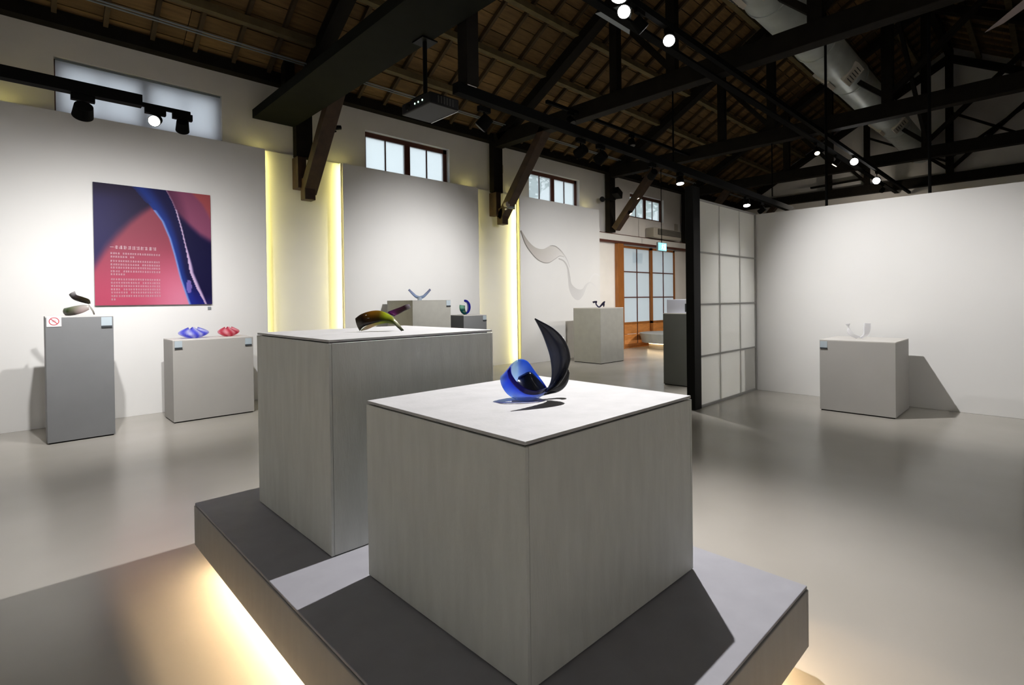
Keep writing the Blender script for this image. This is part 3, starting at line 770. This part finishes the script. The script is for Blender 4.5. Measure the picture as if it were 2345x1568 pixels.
def bowl(base, w, h, dark, light, lab, seed):
    """pointed oval bowl of cut glass: petals round a hollow middle"""
    T = thing('glass_bowl', base, lab, 'glass bowl'); r_ = random.Random(seed)
    ns, nr = 40, 9; vs = []; cc = []
    for j in range(nr):
        t = j/(nr-1)
        for i in range(ns):
            a = 2*math.pi*i/ns; prof = math.sin(math.pi*(.14+.74*t))
            lobes = 1+.05*math.cos(a*5+t*2)
            R = .5*w*prof*lobes; pt = 1+.22*abs(math.cos(a))**6*math.sin(math.pi*min(1, t))
            z = h*t*(.92+.10*math.cos(a*4))
            vs.append((R*math.cos(a)*pt, R*math.sin(a)*.62, z)); f = .5+.5*math.sin(a*7+t*6)
            cc.append(lerp(s2l(dark), s2l(light), f))
    fs = [(j*ns+i, j*ns+(i+1) % ns, (j+1)*ns+(i+1) % ns, (j+1)*ns+i) for j in range(nr-1) for i in range(ns)]
    fs.append(tuple(range(ns))[::-1])
    me = bpy.data.meshes.new('bowl_wall'); me.from_pydata(vs, [], fs)
    ca = me.color_attributes.new('tint', 'FLOAT_COLOR', 'POINT')
    for i, c in enumerate(cc): ca.data[i].color = (*c, 1)
    me.materials.append(GBOWL)
    for p in me.polygons: p.use_smooth = True
    o = bpy.data.objects.new('bowl_wall', me); COL.objects.link(o); o.parent = T
    sm_ = o.modifiers.new('s', 'SOLIDIFY'); sm_.thickness = .003
    return T
bowl((1.535, 6.93, .912), .26, .125, (120, 128, 238), (250, 251, 255), 'blue oval cut glass bowl on the low white pedestal', 3)
bowl((1.905, 6.93, .912), .20, .115, (225, 95, 125), (255, 228, 234), 'red oval cut glass bowl on the low white pedestal', 4)

base = (4.70, 7.0, 1.322); O = (962, 687); s_ = .0069
T = thing('glass_v', base, 'pale blue V-shaped glass sculpture on the tall grey pedestal', 'glass sculpture')
PB = (176, 196, 222)
for sgn in (-1, 1):
    c = lambda P: [(962+sgn*(p[0]), p[1], p[2]) for p in P]
    ribbon('wing', base, s_, O, c([(0, 679, 0), (9, 676, 0), (17, 669, 0), (25, 662, 0)]), c([(0, 683, .02), (7, 681, .02), (15, 674, .02), (22, 665, .01)]), [(PB, PB), ((170, 185, 215), PB), ((150, 155, 185), (170, 180, 205))], T, GCLR, .034)
obj('foot', G().cyl((4.70, 7.0, 1.322), (4.70, 7.0, 1.375), .036, .030, 20), glass('pale_blue_glass', (.70, .80, .92), .3), T, smooth=False)

base = (5.50, 6.85, 1.084); O = (1068, 719); s_ = .0073
T = thing('glass_ring', base, 'open blue and green glass ring standing on the small dark grey pedestal', 'glass sculpture')
def ring(): 
    A, B_, C = [], [], []
    n = 14
    for i in range(n):
        a = math.radians(100-(i/(n-1))*300)
        A.append((1068+11*math.cos(a), 703-15*math.sin(a), -.05)); B_.append((1068+4.5*math.cos(a)+1, 704-13*math.sin(a), .10))
        C.append(((50, 50, 170), (70, 70, 190)) if i < 8 else ((30, 95, 95), (60, 130, 110)) if i < 12 else ((150, 200, 180), (180, 220, 200)))
    return A, B_, C
A_, B2_, C_ = ring()
ribbon('band', base, s_, O, A_, B2_, C_, T, GBLUE, .030)

base = (8.9, 6.62, 1.128); O = (1370, 705); s_ = .0091
T = thing('glass_squiggle', base, 'small black twisting glass sculpture on the square beige-grey pedestal', 'glass sculpture')
zs_ = lambda P: [(1180+p[0]*210/1646, 510+p[1]*200/1568, p[2]) for p in P]
NV = (28, 26, 42)
ribbon('left_coil', base, s_, O, zs_([(1365, 1418, 0), (1410, 1408, .02), (1450, 1412, .02), (1440, 1460, 0), (1475, 1505, -.01), (1510, 1490, 0)]), zs_([(1385, 1445, 0), (1415, 1440, .02), (1425, 1440, .02), (1418, 1470, 0), (1470, 1528, -.01), (1520, 1510, 0)]), [(NV, NV), (NV, (40, 36, 70))], T, GDARK, .03)
ribbon('right_coil', base, s_, O, zs_([(1495, 1495, 0), (1530, 1455, 0), (1560, 1425, .02), (1592, 1412, .02)]), zs_([(1515, 1512, 0), (1540, 1490, 0), (1575, 1470, .01), (1590, 1430, .02)]), [(NV, NV), ((20, 20, 26), (40, 36, 70))], T, GDARK, .03)
ribbon('right_foot', base, s_, O, zs_([(1540, 1460, 0), (1550, 1480, 0), (1555, 1510, 0)]), zs_([(1580, 1450, 0), (1582, 1480, 0), (1568, 1520, 0)]), [(NV, NV), (NV, NV)], T, GDARK, .03)

base = (7.02, 1.56, .8145); O = (1968, 773); s_ = .0049
T = thing('frosted_wings', base, 'white frosted glass sculpture of two upright wings on the lone pale pedestal', 'glass sculpture')
WH = (246, 246, 248); 
ribbon('wing', base, s_, O, [(1968, 768, 0), (1956, 762, 0), (1948, 752, .01), (1938, 739, .02)], [(1962, 773, .02), (1948, 766, .02), (1942, 756, .03), (1950, 738, .04)], [(WH, WH), (WH, WH)], T, GFRO, .012)
ribbon('wing', base, s_, O, [(1966, 771, 0), (1976, 764, 0), (1978, 750, .01), (1981, 737, .02)], [(1974, 773, .02), (1990, 764, .02), (1996, 752, .03), (1998, 738, .04)], [(WH, WH), (WH, WH)], T, GFRO, .012)

# ------------------------------------------------------------------ duct
DY, DZ, DR = 2.62, 5.30, .30
DU = thing('air_duct', (9, DY, DZ), 'long round galvanised air duct with square outlets, running above the tie beams', 'duct')
x = 1.5; k = 0
while x < 18.4:
    L_ = min(1.93, 18.4-x)
    obj('duct_section', G().cyl((x, DY, DZ), (x+L_-.02, DY, DZ), DR, DR, 40, cap=False), GALV, DU, smooth=True)
    obj('joint_band', G().cyl((x+L_-.05, DY, DZ), (x+L_+.01, DY, DZ), DR+.014, DR+.014, 40), ACG if False else GALV, DU, smooth=False)
    x += 1.93; k += 1
for vx in (6.6, 10.45, 14.35, 17.9):
    for sgn in (1, -1):
        a = math.radians(-42 if sgn < 0 else -138)   # two rows low on the sides
        nrm = Vector((0, -math.cos(a)*1.0, math.sin(a)))
        nrm = Vector((0, sgn*-.72, -.69)); tv = Vector((1, 0, 0)); bv = nrm.cross(tv)
        c = Vector((vx, DY, DZ))+nrm*(DR+.03)
        vt = obj('outlet', G().quadbox([c-tv*.19-bv*.16-nrm*.06, c+tv*.19-bv*.16-nrm*.06, c+tv*.19+bv*.16-nrm*.06, c-tv*.19+bv*.16-nrm*.06, c-tv*.19-bv*.16, c+tv*.19-bv*.16, c+tv*.19+bv*.16, c-tv*.19+bv*.16]), VENTM, DU)
        g = G()
        for q in range(5):
            e = c+bv*(-.10+.05*q)+nrm*.002
            g.bar(e-tv*.12, e+tv*.12, .014, .006, up=nrm)
        obj('grille_slats', g, ACG, DU)

# ------------------------------------------------------------------ spotlight rails
def rail(name, a, b2, w, h, lab, hang=()):
    T = thing(name, a, lab, 'light rail')
    obj('rail_body', G().bar(a, b2, w, h), BLACKM, T)
    for (x, y, z) in hang: obj('hanger_rod', G().cyl((x, y, a[2]), (x, y, z), .012, .012, 8), BLACKM, T)
    return T
rail('spotlight_rail', (-2.4, 5.0, 2.906), (.78, 5.0, 2.906), .08, .085, 'thick black spotlight rail passing in front of the blind', [(-.9, 5.0, 6.2)])
rail('spotlight_rail', (.78, 5.0, 2.886), (1.114, 5.0, 2.886), .03, .03, 'thin black end piece of the rail below the blind')
rail('spotlight_rail', (3.05, 3.9, 3.30), (12.0, 3.9, 3.16), .09, .10, 'long black spotlight rail hung low along the hall past the projector', [(7.08, 3.9, 4.4), (10.95, 3.9, 4.4)])
tag(obj('rail_drop_post', G().box(3.13, 3.82, 3.352, 3.27, 3.96, 4.34), BEAM), 'square black post dropping from the near roof beam to the low spotlight rail', 'post')
rail('spotlight_rail', (-2.4, 2.9, 4.24), (18.6, 2.9, 4.24), .06, .07, 'long black spotlight rail tight under the tie beams carrying the brightest lamps')
rail('cable_tray', (-2.4, 3.2, 4.28), (18.6, 3.2, 4.28), .10, .03, 'flat black cable tray beside the high spotlight rail')

def spot(p, target, lab, lit=1, power=0, size=60, blend=.6, colr=COOLW, drop=.10, r=.068, lens=None, rad=.03, ln=.13, vis=True):
    """track spotlight: p is the point on the rail's underside"""
    p = Vector(p); T = thing('spotlight', p, lab, 'spotlight')
    c = p-Vector((0, 0, drop+.05)); d = (Vector(target)-c).normalized()
    obj('adapter', G().box(p.x-.07, p.y-.022, p.z-.045, p.x+.07, p.y+.022, p.z+.005), BLACKM, T)
    obj('yoke', G().cyl((p.x, p.y, p.z-.04), (p.x, p.y, c.z+r+.0), .009, .009, 8), BLACKM, T)
    obj('lamp_head', G().cyl(c-d*ln*.55, c+d*ln*.45, r*.86, r, 24), BLACKM, T, smooth=False)
    f = c+d*(ln*.45+.001)
    obj('lens', G().cyl(f, f+d*.004, r*.86, r*.86, 24), (lens or LENSW) if lit else ACG, T)
    if power:
        ld = bpy.data.lights.new('bulb', 'SPOT'); ld.energy = power; ld.color = colr; ld.spot_size = math.radians(size); ld.spot_blend = blend; ld.shadow_soft_size = rad
        lo = bpy.data.objects.new('bulb', ld); COL.objects.link(lo); lo.parent = T
        lo.location = (f+d*.012)-p
        lo.rotation_euler = d.to_track_quat('-Z', 'Y').to_euler()
    return T
# near rail
spot((.419, 5.0, 2.862), (.35, 7.5, .8), 'unlit-looking round spotlight on the thick rail, aimed at the poster panel', 0, WASH*4.4, 112, 1, r=.066, ln=.09, drop=.07)
spot((.87, 5.0, 2.870), (.2, 3.6, 2.0), 'spotlight with glowing face on the thin rail end, turned to the room', 1, WASH*.3, 70, 1, r=.045, drop=.04, ln=.08)
spot((1.057, 5.0, 2.870), (1.5, 7.5, .8), 'last spotlight on the thin rail end, aimed at the low white pedestal', 0, WASH*4.2, 112, 1, r=.05, drop=.05, ln=.09)
# low rail
spot((4.91, 3.9, 3.20), (5.0, 7.5, 1.55), 'black spotlight on the low rail, first of the pair before the brace', 0, WASH*8.4, 66, 1)
spot((5.30, 3.9, 3.20), (5.4, 7.2, 1.3), 'black spotlight on the low rail, second of the pair before the brace', 0, WASH*1.6, 60, 1)
spot((6.5, 3.9, 3.18), (9.1, 7.5, 1.3), 'black spotlight added on the low rail to light the smoke ribbon panel', 0, WASH*9.5, 78, 1, r=.055)  # extra lamp, added to light the ribbon panel
spot((7.27, 3.9, 3.17), (6.9, 3.5, 0), 'lit spotlight on the low rail, nearer the black screen post', 1, WASH*.5, 75, 1, r=.06, drop=.06, ln=.10)
spot((9.70, 3.9, 3.125), (9.0, 3.4, 0), 'lit spotlight on the low rail past the black screen post', 1, WASH*1.0, 80, 1, r=.065, drop=.06, ln=.10)
spot((10.4, 3.9, 3.11), (10.4, 7.2, 1.0), 'last black spotlight of the low rail, added to light the sliding door', 0, WASH*3.5, 90, 1, r=.05)  # extra lamp, added to brighten the door end of the wall
spot((3.4, 3.9, 3.20), (1.7, 6.2, 0), 'spotlight on the low rail next to the drop post', 0, WASH*.6, 80, 1)
spot((.3, 2.9, 4.205), (.2, 5.0, 0), 'added spotlight on the high rail out of view, over the floor by the plinth', 1, FILLW*1.6, 75, 1, rad=.05)  # fill lamp added to brighten the floor left of the plinth
# key lamp over the blocks
rail('spotlight_rail', (1.2, 2.02, 3.52), (3.05, 2.02, 3.52), .05, .05, 'short rail above the two grey blocks', [(2.0, 2.02, 4.4)])
spot((2.93, 1.98, 3.49), (1.45, 1.75, .5), 'spotlight above the blocks that throws their long shadows', 1, KEY*7.4, 100, .9, colr=(1, .97, .97), rad=.012)
# high rail
spot((4.355, 2.9, 4.20), (1.0, 1.2, .4), 'very bright spotlight on the high rail at the top of the picture', 1, 5, 95, 1, r=.068, drop=.04)
spot((5.20, 2.9, 4.20), (1.6, 1.0, .7), 'very bright spotlight on the high rail beyond the first bright one', 1, 5, 90, 1, r=.068, drop=.04)
spot((4.62, 2.9, 4.205), (7.35, 1.1, 1.0), 'spotlight on the high rail aimed at the lone pale pedestal', 0, WASH*13.5, 55, 1, rad=.02)
rail('spotlight_rail', (6.2, 5.6, 4.45), (11.0, 5.6, 4.45), .05, .05, 'short rail added among the roof beams behind the lattice screen')  # this rail and its lamps are added to brighten the screen and floor behind
spot((6.8, 5.6, 4.42), (6.7, 2.94, .75), 'spotlight added among the roof beams to backlight the lattice screen', 0, FILLW*17, 34, 1)
spot((8.6, 5.6, 4.42), (8.2, 4.6, 0), 'spotlight added among the roof beams over the floor behind the partition', 0, FILLW*3, 80, 1)
spot((12.7, 2.9, 4.205), (6.0, 1.6, 1.0), 'bright oval-looking spotlight far along the high rail', 1, FILLW*.3, 80, 1, r=.08, drop=.05)
spot((14.67, 2.9, 4.20), (6.0, 2.6, 1.0), 'bright spotlight near the far end of the high rail', 1, FILLW*.3, 80, 1, r=.085, drop=.15)
spot((12.6, 3.2, 4.26), (12.2, 6.6, 0), 'warm spotlight over the hall before the sliding door', 1, FILLW*10, 110, 1, colr=WARM, lens=LENSY, r=.06)
spot((16.8, 3.2, 4.26), (17.6, 3.5, 4.0), 'small warm spotlight in front of the far gable wall', 1, 16, 120, 1, colr=WARM, lens=LENSY, r=.06)
spot((11.3, 3.2, 4.26), (8.8, 2.0, 0), 'small pale spotlight on the cable tray over the hall', 1, FILLW*.8, 110, 1, lens=LENSY, r=.05)
# lamps past the picture edge: the wall and floor washers are added as fill
rail('spotlight_rail', (-2.4, -1.6, 4.1), (8.4, -1.6, 4.1), .06, .07, 'added rail behind the viewer along the south side of the hall', [(0, -1.6, 4.6)])
for q, (x, tx_, lab) in enumerate(((-1.2, -2.4, 'first'), (.8, .6, 'second'), (3.2, 3.2, 'third'), (5.6, 5.8, 'fourth'))):
    spot((x, -1.6, 4.065), (tx_, -3.8, .5), 'added spotlight behind the viewer washing the south wall, %s along its rail' % lab, 1, FILLW*3.8, 75, 1)
spot((7.4, -1.6, 4.065), (5.2, .3, 0), 'added spotlight behind the viewer over the floor before the partition', 1, FILLW*.45, 100, 1)
spot((5.0, -1.6, 4.065), (6.9, .3, .6), 'spotlight behind the viewer over the pedestal past the picture edge', 1, FILLW*1.2, 60, 1, rad=.02)
rail('spotlight_rail', (-1.1, .4, 4.1), (-1.1, 7.4, 4.1), .06, .07, 'added rail behind the viewer along the west wall', [(-1.1, 3, 5.2)])  # rail and its washers added for bounce light off the west wall
for (y, lab) in ((1.2, 'nearer'), (4.4, 'farther')):
    spot((-1.1, y, 4.065), (-2.5, y, .5), 'added spotlight behind the viewer washing the west wall, the %s one' % lab, 1, FILLW*3.8, 75, 1)
# two small bulbs by the far knee brace
for q, (p, lab) in enumerate((((10.93, 6.98, 3.80), 'upper small bright lamp clipped on the far knee brace'), ((10.93, 7.20, 3.46), 'lower small bright lamp clipped on the far knee brace'))):
    spot(p, (11.5, 6.0, 2.0), lab, 1, 3, 120, 1, r=.04, drop=.02, ln=.07, lens=LENSY)

# ------------------------------------------------------------------ projector
PR = thing('projector', (3.1, 4.4, 3.31), 'black projector with three green indicator lights hung under the near beam', 'projector')
obj('case', G().box(2.93, 4.14, 3.205, 3.28, 4.64, 3.315), PROJ, PR, bevel=.012)
obj('pole', G().cyl((3.03, 4.36, 3.33), (3.03, 4.36, 3.90), .022, .022, 14), BLACK, PR)
obj('mount_plate', G().box(2.95, 4.26, 3.315, 3.13, 4.48, 3.335).box(2.95, 4.28, 3.885, 3.13, 4.46, 3.90), BLACK, PR)
obj('base_rim', G().box(3.275, 4.16, 3.200, 3.285, 4.62, 3.212), mat('silver_trim', (.5, .5, .52), .3, metal=.6), PR)
for y in (4.27, 4.34, 4.40): obj('indicator', G().cyl((2.9275, y, 3.262), (2.931, y, 3.262), .0085, .0085, 12), LEDG, PR)
obj('lens_barrel', G().cyl((2.93, 4.52, 3.26), (2.915, 4.52, 3.26), .035, .03, 20), BLACK, PR)
g = G()
for i in range(6): g.box(3.02+.035*i, 4.1385, 3.225, 3.035+.035*i, 4.141, 3.295)
obj('side_vents', g, ACG, PR)
tag(obj('rail_label', G().box(3.16, 3.852, 3.345, 3.27, 3.856, 3.365), WHITEC), 'small white tag on the low rail by the projector', 'tag')

# ------------------------------------------------------------------ small fittings
T = thing('camera_fitting', (3.3, 7.0, 3.70), 'small black security camera on the near knee brace', 'camera')
obj('arm', G().bar((3.26, 7.0, 3.66), (3.34, 6.98, 3.70), .02, .02), BLACK, T)
obj('body', G().cyl((3.27, 6.98, 3.73), (3.40, 6.96, 3.76), .035, .03, 16), BLACK, T)
T = thing('emergency_lamp', (6.95, 7.48, 3.16), 'grey box emergency lamp with a cream reflector on the middle brace', 'lamp')
obj('box', G().box(7.00, 7.36, 3.09, 7.20, 7.42, 3.21), GREYP, T, bevel=.006)
obj('reflector', G().cyl((6.97, 7.33, 3.155), (6.97, 7.41, 3.155), .055, .045, 20), ACW, T)
obj('switch', G().cyl((6.965, 7.36, 3.07), (6.965, 7.40, 3.07), .016, .016, 12), WHITEC, T)
tag(obj('junction_box', G().box(7.22, 7.86, 3.92, 7.36, 7.898, 4.08), ACW, bevel=.006), 'small beige junction box on the wall beside the middle wall post', 'junction box')
T = thing('speaker', (10.75, 7.4, 3.8), 'black wall speaker on a bracket by the third wall post', 'speaker')
obj('cabinet', G().bar((10.48, 7.30, 3.90), (10.78, 7.38, 3.82), .16, .17), BLACK, T, bevel=.01)
obj('bracket', G().bar((10.15, 7.45, 3.66), (10.70, 7.45, 3.74), .03, .04), BLACK, T)
obj('wall_arm', G().bar((10.70, 7.45, 3.74), (10.86, 7.71, 3.74), .03, .04), BLACK, T)
obj('knob', G().cyl((10.10, 7.40, 3.66), (10.20, 7.46, 3.67), .06, .06, 14), BLACK, T)
T = thing('air_conditioner', (12.9, 7.7, 3.1), 'beige split air conditioner with dark grille above the sliding door', 'air conditioner')
obj('housing', G().box(12.75, 7.62, 2.99, 14.25, 7.89, 3.26), ACW, T, bevel=.02)
obj('front_grille', G().box(12.95, 7.600, 3.07, 14.2, 7.62, 3.23), ACG, T)
g = G()
for i in range(4): g.box(12.95, 7.596, 3.095+.035*i, 14.2, 7.600, 3.101+.035*i)
obj('grille_slats', g, ACW, T)
tag(obj('control_box', G().box(14.35, 7.86, 3.28, 14.5, 7.898, 3.52), ACW), 'beige control box on the wall past the air conditioner', 'control box')
T = thing('exit_sign', (12.4, 7.2, 2.7), 'lit blue-green exit sign hanging before the sliding door', 'exit sign')
obj('housing', G().box(12.24, 7.20, 2.555, 12.66, 7.25, 2.775), GREYP, T)
obj('lit_face', G().box(12.25, 7.192, 2.565, 12.65, 7.20, 2.765), EXITE, T)
g = G(); y_ = 7.190
g.cyl((12.46, y_, 2.735), (12.46, y_-.002, 2.735), .016, .016, 14)
g.bar((12.46, y_, 2.72), (12.44, y_, 2.66), .002, .03, up=(1, 0, 0)); g.bar((12.44, y_, 2.66), (12.40, y_, 2.60), .002, .02, up=(1, 0, 0))
g.bar((12.44, y_, 2.66), (12.49, y_, 2.63), .002, .02, up=(1, 0, 0)); g.bar((12.49, y_, 2.63), (12.48, y_, 2.585), .002, .02, up=(1, 0, 0))
g.bar((12.455, y_, 2.71), (12.52, y_, 2.69), .002, .015, up=(1, 0, 0)); g.bar((12.455, y_, 2.71), (12.40, y_, 2.68), .002, .015, up=(1, 0, 0))
g.box(12.54, y_-.001, 2.585, 12.60, y_+.001, 2.745)
obj('running_figure', g, EXITW, T)
obj('hanger_rod', G().cyl((12.45, 7.22, 2.775), (12.45, 7.22, 4.9), .010, .010, 8), BLACKM, T)
T = thing('electrical_conduit', (8, 7.42, 4.66), 'pair of thin conduits running along the eaves above the small windows', 'conduit')
for y in (7.38, 7.45): obj('tube', G().cyl((X0, y, 4.70), (X1, y, 4.70), .011, .011, 8), GREYP, T)
# rods that hold the partition to the roof
for (x, y, lab) in ((7.62, 1.0, 'thin black rod rising from the partition to the roof, nearer the picture edge'), (7.62, 2.05, 'thin black rod rising from the partition to the roof, nearer the screen')):
    tag(obj('tie_rod', G().cyl((x, y, 2.46), (x, y, 4.34+.6), .016, .016, 8), BLACKM), lab, 'rod')
tag(obj('hanging_sheet', G().plate([(4.50, 3.36, 4.31), (4.60, 2.97, 4.31), (5.14, 3.36, 4.31)], (0, 0, 1), .004), GREYP), 'small grey triangular sheet beside the brightest lamp', 'sheet')
tag(obj('wall_sheet', G().plate([(8.11, .56, 4.30), (7.56, .22, 4.32), (7.76, .20, 4.32), (8.02, .40, 4.31)], (0, 0, 1), .006), mat('pinkish_sheet', (.35, .30, .30), .6)), 'pale pinkish strip fixed under the roof beams above the partition', 'sheet')
